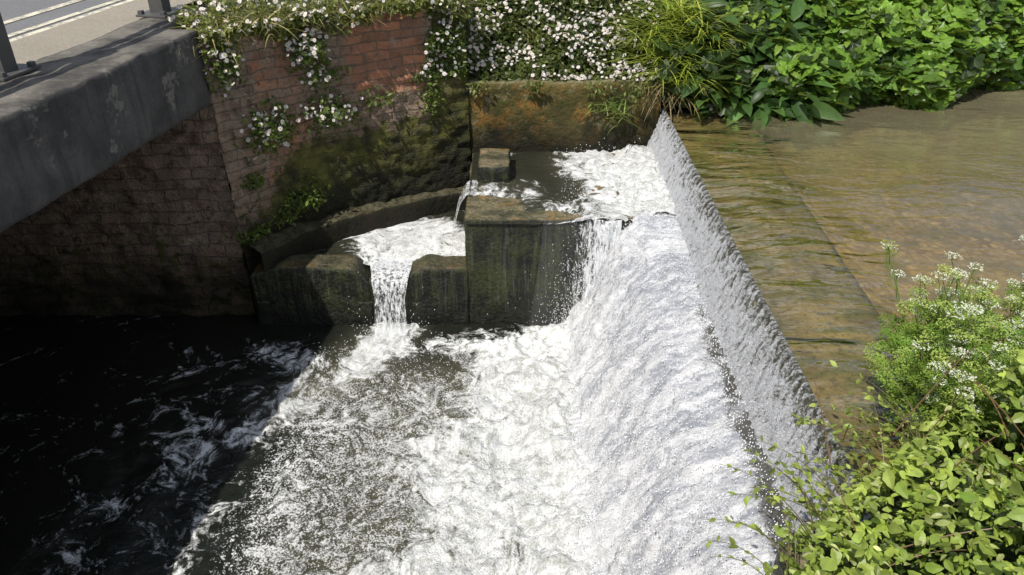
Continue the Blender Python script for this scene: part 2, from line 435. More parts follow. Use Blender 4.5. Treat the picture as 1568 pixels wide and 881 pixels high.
def ab(u,v):
    d=.06*(fbm(u*3,v*3,0,3,5)-.5)+.10*(fbm(u*7,v*13,0,3,6)-.5)
    return np.stack([u,6.93-d,v],-1)
P,F=grid(us,vs,ab);U,W=np.meshgrid(us,vs,indexing='ij');U=U.ravel();W=W.ravel()
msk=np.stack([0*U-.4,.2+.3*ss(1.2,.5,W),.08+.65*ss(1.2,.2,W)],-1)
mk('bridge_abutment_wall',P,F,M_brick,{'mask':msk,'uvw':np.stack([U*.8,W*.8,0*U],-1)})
P,F=rbox(-.53,1.66,8.50,8.98,.3,2.0,.045,.04,.035,3.5,2)
P[:,1]+=.10*ss(.9,1.7,P[:,0])
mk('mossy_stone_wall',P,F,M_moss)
P,F=rbox(-14,1.15,.45,.8,-.6,2.82,.15,.03,.02,3,4);mk('retaining_wall',P,F,M_conc)
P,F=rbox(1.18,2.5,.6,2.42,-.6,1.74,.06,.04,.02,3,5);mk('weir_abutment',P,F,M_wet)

# ================================================================ BRIDGE
B0=np.array([-2.72,6.93]);T=nz(np.array([.179,.984]));Nn=np.array([-T[1],T[0]])
def fr(P):
    P=np.asarray(P);return np.stack([B0[0]+P[:,0]*T[0]+P[:,1]*Nn[0],B0[1]+P[:,0]*T[1]+P[:,1]*Nn[1],P[:,2]],-1)
bridge=bpy.data.objects.new('road_bridge',None);sc.collection.objects.link(bridge)
P,F=rbox(-7.2,.06,0,.72,2.26,2.92,.05,.025,.02,5,8);mk('edge_beam',fr(P),F[:,::-1],M_conc,parent=bridge)
P,F=rbox(.02,.95,.28,.74,2.5,2.925,.06,.03,.014,5,9);mk('beam_end_plinth',fr(P),F[:,::-1],M_conc,parent=bridge)
P,F=rbox(-7.2,.3,.70,9,2.3,2.83,.3,.02,.01,2,8);mk('deck_slab',fr(P),F[:,::-1],M_conc,parent=bridge)
def strip(name,o0,o1,z,mat,s0=-40,s1=60,amp=0.0):
    S=np.concatenate([np.linspace(s0,-5,12),np.linspace(-4.9,6,70),np.linspace(7,s1,14)])
    P,F=grid(S,np.linspace(o0,o1,max(3,int((o1-o0)/.15))),lambda u,v:fr(np.stack([u,v,z+amp*(fbm(u*6,v*6)-.5)],-1)))
    return mk(name,P,F[:,::-1],mat)
strip('road',1.35,8.6,2.872,M_road)
strip('pavement',.715,1.34,2.905,M_pave,amp=.012)
ln=bpy.data.objects.new('road_line_marking',None);sc.collection.objects.link(ln)
for o0,o1 in((1.42,1.50),(1.56,1.64),(1.95,2.05)):
    strip('painted_line',o0,o1,2.878,M_line).parent=ln
def box_to(mb,s0,s1,o0,o1,z0,z1,bev=.008):
    P,F=rbox(s0,s1,o0,o1,z0,z1,10,bev,0,1,0);mb.add(fr(P),F[:,::-1],(1,1,1))
mb=MB()
for s in(.54,-1.48,-3.5,-5.52,2.56,4.58,6.6):
    z0=2.925 if s<1 else 2.84
    box_to(mb,s-.19,s+.19,.50,.80,z0,z0+.025)
    box_to(mb,s-.07,s+.07,.585,.725,z0,z0+1.15)
    for a in(-.145,.145):
        for b in(.54,.765):
            box_to(mb,s+a-.022,s+a+.022,b-.022,b+.022,z0+.02,z0+.055,.004)
for z in(3.95,3.60,):box_to(mb,-7,8,.62,.69,z,z+.10)
mb.build('bridge_railing',M_steel)

# ================================================================ WEIR STRUCTURE
P,F=rbox(1.69,2.55,2.3,8.95,-.6,1.60,.08,.03,.015,2,12)
P[:,0]+=np.where(P[:,0]>2.2,.02*(P[:,1]-5.5)*2,0)
mk('weir_sill',P,F,M_sill)
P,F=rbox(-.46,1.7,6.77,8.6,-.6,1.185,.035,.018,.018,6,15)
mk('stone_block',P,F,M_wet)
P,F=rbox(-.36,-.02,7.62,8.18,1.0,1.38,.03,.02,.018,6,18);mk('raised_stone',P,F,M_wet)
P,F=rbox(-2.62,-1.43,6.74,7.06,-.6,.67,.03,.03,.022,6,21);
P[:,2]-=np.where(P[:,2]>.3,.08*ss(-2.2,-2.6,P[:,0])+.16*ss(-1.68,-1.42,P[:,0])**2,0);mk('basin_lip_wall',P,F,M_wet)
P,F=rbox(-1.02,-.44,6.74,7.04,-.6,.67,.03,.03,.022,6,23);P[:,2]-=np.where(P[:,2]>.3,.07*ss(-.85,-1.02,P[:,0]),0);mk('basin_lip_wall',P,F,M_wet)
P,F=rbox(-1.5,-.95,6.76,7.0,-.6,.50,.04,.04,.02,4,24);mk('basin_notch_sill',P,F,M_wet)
def ledge(u,v):
    p,n=wall_at(u)
    out=np.interp(v,[0,.55,.58,1],[-.05,.20,.215,.23])+.05*(fbm(u*4,v*3,0,3,33)-.5)+.12*ss(.9,0,u)
    z=np.interp(v,[0,.55,.58,1],[.86,.82,.78,-.2])+.05*(fbm(u*7,v*3,0,3,31)-.5)
    return np.stack([p[:,0]+n[:,0]*out,p[:,1]+n[:,1]*out,z],-1)
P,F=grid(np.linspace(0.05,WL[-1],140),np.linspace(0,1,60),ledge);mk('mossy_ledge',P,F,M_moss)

# ================================================================ WATER
xs=np.concatenate([np.arange(-14,-4,.4),np.arange(-4,-2.4,.06),np.arange(-2.4,.95,.022)])
ys=np.concatenate([np.arange(.7,3.2,.12),np.arange(3.2,7.0,.022)])
U,W=np.meshgrid(xs,ys,indexing='ij');U=U.ravel();W=W.ravel()
wob=(fbm(U*1.2,W*1.2,0,4,40)-.5)
edge=np.interp(W,[2,3.6,4.6,5.6,6.1,6.5,6.8],[-1.35,-1.15,-.80,-.60,-.50,-.15,.3])
foam=ss(-.75,.70,U-edge+.9*wob)*1.04+.04
foam-=.26*ss(.5,.68,fbm(U*1.8+3,W*1.8,0,3,47))*ss(.6,.0,U)
def seg(px,py,ax,ay,bx,by):
    dx,dy=bx-ax,by-ay;t=np.clip(((px-ax)*dx+(py-ay)*dy)/(dx*dx+dy*dy),0,1)
    return np.hypot(px-ax-t*dx,py-ay-t*dy),t
d,t=seg(U,W,-1.22,6.62,-1.45,6.0);pl=ss(.42,.05,d+.3*wob)*.9
d,t=seg(U,W,-1.4,6.1,-2.3,5.1);pl2=ss(.50,.0,d+.6*wob)*(.80-.2*t)
d,t=seg(U,W,-1.7,6.0,-2.45,6.3);pl3=ss(.38,.0,d+.4*wob)*.58
d,t=seg(U,W,-1.3,6.3,-.2,6.4);pl4=ss(.3,.0,d+.3*wob)*.5
d,t=seg(U,W,-2.2,5.3,-2.9,4.3);pl5=ss(.55,.0,d+.6*wob)*.34
foam=np.maximum.reduce([foam,pl,pl2,pl3,pl4,pl5])
thin=ss(-4.6,-2.6,U)*ss(6.8,5.6,W)*.24
foam=np.maximum(foam,thin)
spk=ss(-2.6,-1.7,U+.5*wob)*ss(6.35,5.7,W)*.9
aer=np.clip(ss(-2.1,-.9,U+.5*wob)*ss(6.5,5.7,W)*.75+ss(.5,0,seg(U,W,-1.22,6.6,-1.9,5.5)[0])*.7,0,1)
tb=np.clip(np.maximum(foam,aer*.5),0,1)
Z=.012*(fbm(U*5,W*5,0,3,41)-.5)+tb*(.22*(fbm(U*3.2,W*3.2,0,3,42)-.5)+.13*(fbm(U*11,W*11,0,3,43)-.5)+.035*(vn(U*30,W*30,0,44)-.5))
Z+=.12*ss(-.1,.55,U)*ss(6.8,6.5,W)*(.5+fbm(U*5,W*3,0,3,46))
idx=np.arange(len(xs)*len(ys)).reshape(len(xs),len(ys))
F=np.stack([idx[:-1,:-1],idx[1:,:-1],idx[1:,1:],idx[:-1,1:]],-1).reshape(-1,4)
mk('lower_pool_water',np.stack([U,W,Z],-1),F,M_pool,{'mask':np.stack([foam,spk,aer],-1)})
px=np.array([1.56,1.42,1.15,.92,.74,.58,.42,.20]);pz=np.array([1.17,1.16,1.02,.76,.46,.20,.06,-.10])
px2=np.array([1.56,1.40,1.24,1.06,.90,.74,.60,.42]);pz2=np.array([1.24,1.24,1.23,1.06,.72,.36,.05,-.12])
vs=np.linspace(0,1,90);ysg=np.arange(2.3,6.82,.022)
def gl(u,v):
    s=v*7;k=ss(5.4,6.6,u)
    x=np.interp(s,range(8),px)*(1-k)+np.interp(s,range(8),px2)*k;z=np.interp(s,range(8),pz)*(1-k)+np.interp(s,range(8),pz2)*k
    a=.16*(fbm(x*2.6,u*4,0,3,50)-.5)+.10*(fbm(x*8,u*13,z*6,3,51)-.5)+.04*(vn(x*30,u*34,z*28,52)-.5)
    a=a*ss(0,.15,v)
    return np.stack([x-a*.7,u,z+a*.7],-1)
P,F=grid(ysg,vs,gl);U,W=np.meshgrid(ysg,vs,indexing='ij');U=U.ravel();W=W.ravel()
dk=.72*ss(.28,.05,W)*ss(6.3,4.6,U)+.10*ss(.6,.2,W)*ss(4,2.8,U)
mk('weir_whitewater',P,F,M_glacis,{'mask':np.stack([dk,ss(.35,.85,W),0*dk],-1)})
ysn=np.arange(2.3,8.9,.011);vs=np.linspace(0,1,44)
qx=np.array([1.735,1.715,1.697,1.668,1.63,1.57,1.50]);qz=np.array([1.657,1.654,1.635,1.55,1.42,1.27,1.10])
def nph(u,v): return (u+.10*fbm(u*2.5,v*3,0,2,61)+.05*v)*2*np.pi/.088+3*vn(u*2,0,0,62)
def npz(u,v):
    s=v*6;x=np.interp(s,range(7),qx);z=np.interp(s,range(7),qz)
    k=ss(.18,.42,v)
    rp=1-np.abs(np.sin(nph(u,v)/2))*2
    a=.013*rp*k+.024*(fbm(u*11,v*9,0,3,63)-.5)*k+.020*(vn(u*38,v*30,0,65)-.5)*k+.03*ss(.8,1,v)*(vn(u*25,v*20,0,64)-.5)
    a=a+.012*(vn(u*5,v*2,0,66)-.5)*ss(0,.3,v)
    return np.stack([x-a,u,z+a*.3],-1)
P,F=grid(ysn,vs,npz);U,W=np.meshgrid(ysn,vs,indexing='ij');U=U.ravel();W=W.ravel()
rp=1-np.abs(np.sin(nph(U,W)/2))
m0=ss(.25,.85,W)*.9-.2+.3*ss(6.5,8,U)
mk('weir_crest_waterfall',P,F,M_nappe,{'mask':np.stack([m0,.5+(rp-.4)*ss(.1,.3,W)*ss(1,.6,W),m0],-1)})
xs=np.arange(-.44,1.6,.02);ys2=np.arange(6.745,8.56,.02)
U,W=np.meshgrid(xs,ys2,indexing='ij');U=U.ravel();W=W.ravel();wob=fbm(U*2,W*2,0,4,70)-.5
f=ss(.30,1.15,U+.7*wob+.10*(W-7.5));f=np.maximum(f,.5*ss(-.0,.6,U)*ss(7.4,7.0,W))
f=np.maximum(f,.40*ss(.6,.2,np.hypot(U+.1,W-7.35)))
dry=ss(.25,-.1,U+.3*wob)*ss(7.35,7.15,W+.2*wob);dry=np.maximum(dry,ss(7.02,6.9,W+.1*wob)*ss(.8,.4,U))
Z=1.205-.05*dry+f*(.08*(fbm(U*6,W*6,0,3,71)-.5)+.05*(vn(U*24,W*24,0,72)-.5))+.06*ss(1.1,1.5,U)
P=np.stack([U,W,Z],-1);idx=np.arange(len(xs)*len(ys2)).reshape(len(xs),len(ys2))
F2=np.stack([idx[:-1,:-1],idx[1:,:-1],idx[1:,1:],idx[:-1,1:]],-1).reshape(-1,4)
mk('block_top_water',P,F2,M_pool,{'mask':np.stack([f*1.1,f*.3,.15+.6*f],-1)})
def basin(u,v):
    p,n=wall_at(u);q0=np.stack([p[:,0]+n[:,0]*.20,p[:,1]+n[:,1]*.20],-1)
    q1=np.stack([np.interp(u,[0,WL[-1]],[-2.5,-.40]),6.98+0*u],-1)
    q=q0*(1-v[:,None])+q1*v[:,None]
    z=.60+.05*(fbm(q[:,0]*6,q[:,1]*6,0,3,80)-.5)+.12*ss(.7,.0,np.hypot(q[:,0]+.6,q[:,1]-7.6))-.07*ss(.35,.1,np.hypot(q[:,0]+1.22,q[:,1]-7.0))
    return np.stack([q[:,0],q[:,1],z],-1)
P,F=grid(np.linspace(.05,WL[-1]-.02,110),np.linspace(0,1,60),basin)
wq=fbm(P[:,0]*2,P[:,1]*2,0,3,83)-.5
f=ss(-2.1,-1.25,P[:,0]+.5*(P[:,1]-7.5)+.6*wq)*ss(8.25,7.75,P[:,1]+.4*P[:,0]+.5+.4*wq);f=f*.8+.2
mk('basin_water',P,F,M_pool,{'mask':np.stack([f,0*f+.2,.1+.35*f],-1)})
def nf(u,v):
    y=np.interp(v,[0,.12,.2,.35,.6,1],[7.10,6.88,6.74,6.68,6.62,6.57]);z=np.interp(v,[0,.12,.2,.35,.6,1],[.60,.575,.52,.40,.2,-.03])
    x=-1.225+(u-.5)*np.interp(v,[0,.15,.4,1],[.50,.38,.30,.34])
    a=.03*(fbm(u*9,v*2,0,3,85)-.5)+.012*(vn(u*30,v*10,0,86)-.5)
    return np.stack([x,y-a*ss(.1,.3,v),z+a*ss(.4,.1,v)],-1)
P,F=grid(np.linspace(0,1,50),np.linspace(0,1,60),nf)
V_=np.tile(np.linspace(0,1,60),50)
mk('notch_waterfall',P,F,M_curt,{'mask':np.stack([.60-.08*ss(.1,.4,V_)+.3*ss(.75,1,V_)]*3,-1)})
def sf(u,v):
    y=7.32+.36*u+.08*v;x=np.interp(v,[0,.2,.4,1],[-.36,-.47,-.54,-.66]);z=np.interp(v,[0,.2,.4,1],[1.215,1.19,1.05,.60])
    a=.04*(fbm(u*8,v*2,0,3,88)-.5);return np.stack([x-a,y,z],-1)
P,F=grid(np.linspace(0,1,40),np.linspace(0,1,40),sf);mk('side_spill_waterfall',P,F,M_curt,{'mask':np.full((1600,3),.50)})
def cf(u,v):
    x=.30+.75*u-.14*v*v;y=6.755-.16*v-.03*np.sin(u*9);z=1.20-1.2*v**1.5
    a=.05*(fbm(u*12,v*3,0,3,90)-.5);return np.stack([x,y-a,z],-1)
P,F=grid(np.linspace(0,1,90),np.linspace(0,1,60),cf)
U=np.repeat(np.linspace(0,1,90),60);V_=np.tile(np.linspace(0,1,60),90)
mk('block_front_waterfall',P,F,M_curt,{'mask':np.stack([.08+.60*ss(.1,.9,U)]*3,-1)})
xs=np.concatenate([np.arange(1.72,3.6,.03),np.arange(3.6,8,.12),[9,12,18,30,60]]);ys3=np.concatenate([np.arange(2.3,9.6,.04),[10,11,12]])
def rv(u,v):
    k=ss(3.0,2.2,u);z=1.672-.018*ss(2.1,1.75,u)
    z=z+k*(.020*(fbm(u*1.5+v*.6,v*3.5,0,2,95)-.5))*ss(1.75,1.95,u)+.004*(fbm(u*2,v*2)-.5)*ss(1.72,1.9,u)
    return np.stack([u,v,z],-1)
P,F=grid(xs,ys3,rv);mk('river_water',P,F,M_river)
o=np.array([[1,0,0],[-1,0,0],[0,1,0],[0,-1,0],[0,0,1],[0,0,-1]],float);of=[[0,2,4],[2,1,4],[1,3,4],[3,0,4],[2,0,5],[1,2,5],[3,1,5],[0,3,5]]
N=11000
v=rng.random(N);yy=rng.uniform(2.3,6.8,N);G=gl(yy,v);nrm=np.array([-.7,0,.7])
G=G+nrm*rng.exponential(.03,N)[:,None]
pts=[G];szs=[rng.uniform(.0018,.0055,N)]
N=1100;zz=rng.uniform(.02,1.25,N);q=np.stack([.40+.38*zz-rng.exponential(.12,N)+.1,rng.normal(6.64,.07,N),zz],-1);pts.append(q);szs.append(rng.uniform(.0015,.005,N))
N=900;q=np.stack([rng.uniform(.5,1.5,N),rng.uniform(6.7,8.5,N),1.2+rng.exponential(.05,N)],-1);pts.append(q);szs.append(rng.uniform(.0015,.005,N))
N=4500;q=np.stack([rng.uniform(-1.9,.6,N),rng.uniform(3.3,6.3,N),.04+rng.exponential(.03,N)],-1);pts.append(q);szs.append(rng.uniform(.0015,.0045,N))
N=300;q=np.stack([rng.normal(-1.22,.2,N),rng.normal(6.5,.12,N),rng.exponential(.1,N)],-1);pts.append(q);szs.append(rng.uniform(.002,.005,N))
pts=np.concatenate(pts);szs=np.concatenate(szs);N=len(pts)
st=o[None]*szs[:,None,None]*np.array([1,1,1.7])
V=(pts[:,None]+st).reshape(-1,3);F=(np.array(of)[None]+(np.arange(N)*6)[:,None,None]).reshape(-1,3)
mk('water_spray',V,F,M_drop)

# ================================================================ PLANTS
def t_oval(w=.25,seg=4,droop=.25,fold=.3,serr=0):
    V=[];F=[]
    for i in range(seg+1):
        t=i/seg;ww=w*math.sin(math.pi*min(1,(t*.92+.04)**.85))*(1+serr*(i%2))
        if i==seg: ww=.005
        z=-droop*t*t
        V+=[[-ww,t,z+fold*ww],[0,t,z],[ww,t,z+fold*ww]]
    for i in range(seg):
        a=i*3;F+=[[a,a+1,a+4,a+3],[a+1,a+2,a+5,a+4]]
    return np.array(V),F
def t_lobed():
    V=[[0,.35,.03]];n=22
    for i in range(n):
        a=-math.pi/2+2*math.pi*(i+.5)/n
        b=(a-math.pi/2)
        r=.55*(.62+.38*abs(math.cos(2.5*b)))*(1+.12*(i%2))
        if abs(b)>2.6 or abs(b+2*math.pi)<.5:r*=.5
        V.append([r*math.cos(a)*.95,.38+r*math.sin(a),-.35*r*r+.06*math.cos(5*b)])
    F=[[0,1+i,1+(i+1)%n] for i in range(n)]
    return np.array(V),F
def t_tri():
    V,F=t_oval(.27,5,.2,.25,.18);Vs=[];Fs=[];n=0
    for ang,sc_,off in((0,1,(0,.25,0)),(1.15,.75,(.03,.2,0)),(-1.15,.75,(-.03,.2,0))):
        c,s=math.cos(-ang),math.sin(-ang);R=np.array([[c,-s,0],[s,c,0],[0,0,1]])
        Vs.append((V*sc_)@R.T+np.array(off));Fs+=[[i+n for i in f] for f in F];n+=len(V)
    return np.concatenate(Vs)*.8,Fs
def t_feather():
    Vs=[];Fs=[];n=0;r=np.random.default_rng(3)
    q=np.array([[0,0,0],[.42,.5,.05],[0,1.,-.1],[-.42,.5,.05]])
    for i in range(5):
        t=.15+i*.18;L=.5*(1-t*.7)
        for sd in(-1,1):
            for k in range(3):
                fx=(k+.7)/3*L*sd
                for dd in(.7,-.6):
                    s=.15*(1-.3*t)*r.uniform(.7,1.2)
                    a=(math.atan2(1,sd*1.2)-math.pi/2)+dd*1.3+r.normal(0,.3);c,s_=math.cos(a),math.sin(a)
                    R=np.array([[c,-s_,0],[s_,c,0],[0,0,1]])
                    Vs.append((q*s)@R.T+np.array([fx,t+abs(fx)*.45+r.normal(0,.03),-.25*t*t-.25*abs(fx)+r.normal(0,.05)]));Fs.append([n,n+1,n+2,n+3]);n+=4
    return np.concatenate(Vs),Fs
def t_daisy():
    V=[[0,0,.02]];C=[[.75,.70,.68]];n=18
    for i in range(n):
        a=2*math.pi*i/n;r=1 if i%2==0 else .62;V.append([r*math.cos(a),r*math.sin(a),.10*r]);C.append([.85,.80,.82] )
    F=[[0,1+i,1+(i+1)%n] for i in range(n)];b=len(V)
    for i in range(6):
        a=2*math.pi*i/6;V.append([.3*math.cos(a),.3*math.sin(a),.14]);C.append([.65,.45,.05])
    F.append([b+i for i in range(6)])
    return np.array(V),F,np.array(C)
def t_blade(w=.02,seg=5,bend=.5):
    V=[];F=[]
    for i in range(seg+1):
        t=i/seg;ww=w*(1-t**1.5)+.001
        V+=[[-ww,t*(1-.25*bend*t),-bend*t*t],[ww,t*(1-.25*bend*t),-bend*t*t]]
    for i in range(seg):F.append([2*i,2*i+1,2*i+3,2*i+2])
    return np.array(V),F
OV=t_oval();NET=t_oval(.30,6,.3,.2,.16);OVL=t_oval(.22,6,.45,.35);LB=t_lobed();TR=t_tri();FE=t_feather();DA=t_daisy();BL=t_blade();BLW=t_blade(.018,6,.7)
def col(N,a,b,var=.25,k=None):
    t=rng.random(N) if k is None else np.clip(k+rng.normal(0,.2,N),0,1)
    c=np.array(a)[None]*(1-t[:,None])+np.array(b)[None]*t[:,None]
    return c*(1+var*rng.normal(0,1,(N,1))).clip(.4,1.8)
def rd(N,base,sp):
    return nz(np.array(base)[None]+sp*rng.normal(0,1,(N,3)))
mb=MB()
def bank(N,x0,x1,depth,tm,sz,ca,cb,t0=0,t1=1.):
    x=rng.uniform(x0,x1,N);t=rng.uniform(t0,t1,N)
    lump=fbm(x*1.3,t*2.6,0,3,110);l2=fbm(x*3.5,t*6,0,2,111)
    y=fary(x)-.28*np.exp(-((t-.2)/.22)**2)+1.45*np.maximum(t-.25,0)-.85*(lump-.5)-.5*(l2-.5)+rng.exponential(depth,N)
    z=1.68+t*1.75+.25*(l2-.5)
    pos=np.stack([x,y,np.maximum(z,1.68)],-1)
    d=nz(np.stack([rng.normal(0,.7,N),-.65+rng.normal(0,.4,N),-.35+rng.normal(0,.4,N)],-1))
    n=nz(np.stack([rng.normal(0,.35,N),-.45+rng.normal(0,.3,N),.9+0*x],-1))
    c=col(N,ca,cb,.22,l2*1.5-.2)
    scatter(mb,tm,pos,d,n,rng.uniform(*sz,N),c)
bank(5200,2.9,8,.06,LB,(.10,.21),(.045,.115,.018),(.19,.34,.04))
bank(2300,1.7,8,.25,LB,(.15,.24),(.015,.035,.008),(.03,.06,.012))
bank(1500,2.4,8,.04,OV,(.10,.16),(.08,.17,.025),(.24,.36,.05))
mb.build('riverbank_foliage',M_leaf)
mb=MB()
for cx,cy,cz in((2.15,8.8,1.95),(2.45,8.65,1.8),(2.75,8.55,1.75),(3.05,8.55,1.85),(2.5,8.95,2.35),(2.95,8.9,2.35),(3.4,8.75,2.0),(2.1,9.1,2.4),(3.2,8.5,1.72)):
    N=46;a=rng.uniform(0,2*np.pi,N)
    d=nz(np.stack([np.cos(a),np.sin(a)*.8-.45,rng.uniform(-.5,.7,N)],-1))
    pos=np.array([cx,cy,cz])+rng.normal(0,.10,(N,3))+d*.08
    n=nz(np.array([0,-.3,1.])+.35*rng.normal(0,1,(N,3)))
    scatter(mb,OVL,pos,d,n,rng.uniform(.20,.38,N),col(N,(.03,.08,.02),(.11,.22,.055),.2))
mb.build('dock_plant',M_leaf,True)
def tuft(name,pts,N,L,ca,cb,up=.8,tm=None,sp=.5):
    mb=MB()
    for p in pts:
        a=rng.uniform(0,2*np.pi,N)
        d=nz(np.stack([np.cos(a)*sp,np.sin(a)*sp-.15,up+rng.normal(0,.15,N)],-1))
        n=nz(np.array([0,0,1.])+ .6*nz(np.stack([-np.cos(a),-np.sin(a),0*a],-1)))
        pos=np.array(p)+rng.normal(0,.09,(N,3))*np.array([1,1,.5])
        scatter(mb,tm or BL,pos,d,n,rng.uniform(L*.4,L,N),col(N,ca,cb,.25))
    return mb.build(name,M_leaf)
tuft('tall_grass',[(1.62,8.95,2.05),(1.8,8.8,1.95),(1.95,8.85,2.1),(1.7,9.05,2.35),(2.1,9.0,2.45),(1.55,9.05,2.25),(1.85,9.1,2.55),(2.0,8.75,1.9),(2.2,8.95,2.3)],140,.66,(.20,.31,.03),(.56,.62,.10),tm=BLW,up=1.0,sp=.6)
tuft('dry_grass',[(1.62,8.75,1.95),(1.75,8.7,1.85),(1.9,8.7,1.85),(1.5,8.8,2.05)],50,.45,(.24,.18,.10),(.44,.34,.20),up=.1,sp=.8)
tuft('grass_tuft',[(1.05,8.48,1.75),(1.15,8.46,1.68)],60,.34,(.10,.17,.04),(.28,.36,.10),up=.5,sp=.7)
tuft('wall_top_grass',[(-2.6,7.2,2.85),(-2.3,7.45,2.85),(-2.1,7.7,2.85),(-1.9,7.85,2.85),(-1.5,8.1,2.85),(-1.3,8.3,2.85),(-1.1,8.4,2.85),(-.7,8.65,2.8),(-2.75,7.5,2.85),(-2.75,7.15,2.8)],90,.44,(.18,.20,.04),(.50,.42,.18),sp=.8,up=.5)
tuft('wall_top_grass',[(-.2,9.3,2.4),(.3,9.1,2.3),(.8,9.2,2.4),(1.2,9.1,2.3),(-.5,9.0,2.4),(.5,9.6,2.7),(-.1,9.6,2.7),(1.2,9.5,2.7),(1.4,9.0,2.2)],60,.45,(.14,.18,.04),(.40,.36,.15),sp=.6)
def daisybush(name,fn,N,ND,ls=(.05,.10),fs=(.016,.028),ca=(.045,.08,.018),cb=(.17,.24,.045),out=(0,-.6,.8),thr=.42):
    mb=MB()
    pos=fn(N);k=fbm(pos[:,0]*4,pos[:,1]*4,pos[:,2]*4,2,5);N=len(pos)
    scatter(mb,OV,pos,rd(N,(0,-.5,.2),.8),rd(N,out,.5),rng.uniform(*ls,N),col(N,ca,cb,.25,k*1.5-.3))
    b1=mb
    pf=fn(ND)+np.array([0,-.035,.03]);kk=fbm(pf[:,0]*3+9,pf[:,1]*3,pf[:,2]*5,2,6)
    pf=pf[kk+rng.normal(0,.05,len(kk))>thr];n_=len(pf)
    m2=MB();scatter(m2,DA,pf,rd(n_,(1,0,0),.5),rd(n_,out,.5),rng.uniform(*fs,n_),None)
    par=bpy.data.objects.new(name,None);sc.collection.objects.link(par)
    b1.build('stems_and_leaves',M_leaf,parent=par)
    if n_: m2.build('flowers',M_flower,parent=par)
def blob(u,z,ru,rz,th=.13):
    def f(N):
        a=rng.normal(0,.5,(N,3));p,n=wall_at(np.clip(u+a[:,0]*ru,0,WL[-1]))
        o=.03+np.abs(a[:,2])*th*1.4*np.exp(-a[:,0]**2-a[:,1]**2)
        return np.stack([p[:,0]+n[:,0]*o,p[:,1]+n[:,1]*o,z+a[:,1]*rz],-1)
    return f
for (u,z,ru,rz,N,ND) in ((.52,1.93,.28,.26,420,75),(1.15,1.95,.30,.16,330,60),(1.0,2.62,.22,.22,350,110),(.16,2.62,.17,.24,260,70),(1.12,2.32,.20,.10,120,30)):
    daisybush('daisy_bush',blob(u,z,ru,rz),N,ND,ls=(.035,.07),thr=.2)
for (u,z,ru,rz,N) in ((.75,1.12,.26,.15,380),(.25,1.45,.10,.06,80),(.15,.93,.2,.06,150),(.5,.98,.2,.07,150),(1.75,2.0,.2,.1,70),(2.3,1.9,.12,.2,150)):
    mb=MB();p=blob(u,z,ru,rz,.09)(N);scatter(mb,OV,p,rd(N,(0,-.4,.1),.8),rd(N,(.2,-.6,.7),.4),rng.uniform(.035,.065,N),col(N,(.05,.09,.015),(.17,.22,.04)));mb.build('wall_ivy',M_leaf)
def walltop(N):
    u=rng.uniform(-.0,WL[-1],N);p,n=wall_at(u)
    t=rng.random(N)**1.3;drop=.03+.26*fbm(u*3,0,0,2,77)
    o=np.where(t<.5,-.5+1.1*t,.05+.08*rng.random(N));z=np.where(t<.5,2.86+.22*rng.random(N)*fbm(u*2,3,0,2,78)*2,2.92-(t-.5)*2*drop)
    return np.stack([p[:,0]+n[:,0]*o,p[:,1]+n[:,1]*o,z],-1)
daisybush('daisy_bush',walltop,3400,400,ls=(.035,.075),ca=(.07,.09,.02),cb=(.24,.26,.07))
def midtop(N):
    x=rng.uniform(-.75,1.65,N);t=rng.random(N)
    l=fbm(x*2.5,t*3,0,3,79)
    y=8.60+t*1.1-.30*(l-.5)*ss(0,.2,t);z=2.03+t*1.05+.35*(l-.4)*ss(0,.15,t)-.04
    return np.stack([x,y,z],-1)
daisybush('daisy_bush',midtop,8000,1500,ls=(.04,.085),ca=(.04,.065,.018),cb=(.18,.22,.06),thr=.43)
def trail(x0,w,L):
    def f(N):
        t=rng.random(N);x=x0+rng.normal(0,w,N)*(1-.5*t)
        return np.stack([x,8.46-.02*rng.random(N)-.03,2.05-t*L],-1)
    return f
for x0,w,L in((-.38,.07,.14),(.25,.06,.10),(.95,.1,.16),(1.35,.08,.2)):
    mb=MB();N=70;p=trail(x0,w,L)(N);scatter(mb,OV,p,rd(N,(0,-.4,-.4),.6),rd(N,(0,-.6,.7),.4),rng.uniform(.03,.06,N),col(N,(.07,.10,.02),(.26,.27,.08)));mb.build('wall_ivy',M_leaf)
def fgap(N):
    x=rng.uniform(-1.1,-.5,N);z=rng.uniform(2.1,3.1,N);l=fbm(x*5,z*4,0,2,81)
    return np.stack([x,np.interp(x,wx,wy)-.02-.2*np.maximum(l-.35,0)+.45*np.maximum(z-2.84,0),z],-1)
def fgap2(N):
    p=fgap(N*3);k=fbm(p[:,0]*3,p[:,2]*3,0,2,82)+.35*ss(-1.1,-.6,p[:,0])+.25*(p[:,2]-2.6)
    return p[k>.55][:N]
daisybush('daisy_bush',fgap2,1000,140,ls=(.035,.075),thr=.36)
mb=MB()
LX=[.98,1.1,1.25,1.5,1.9,2.3,3,4.2];LY=[2.12,2.34,2.5,2.62,2.95,3.3,3.6,3.8]
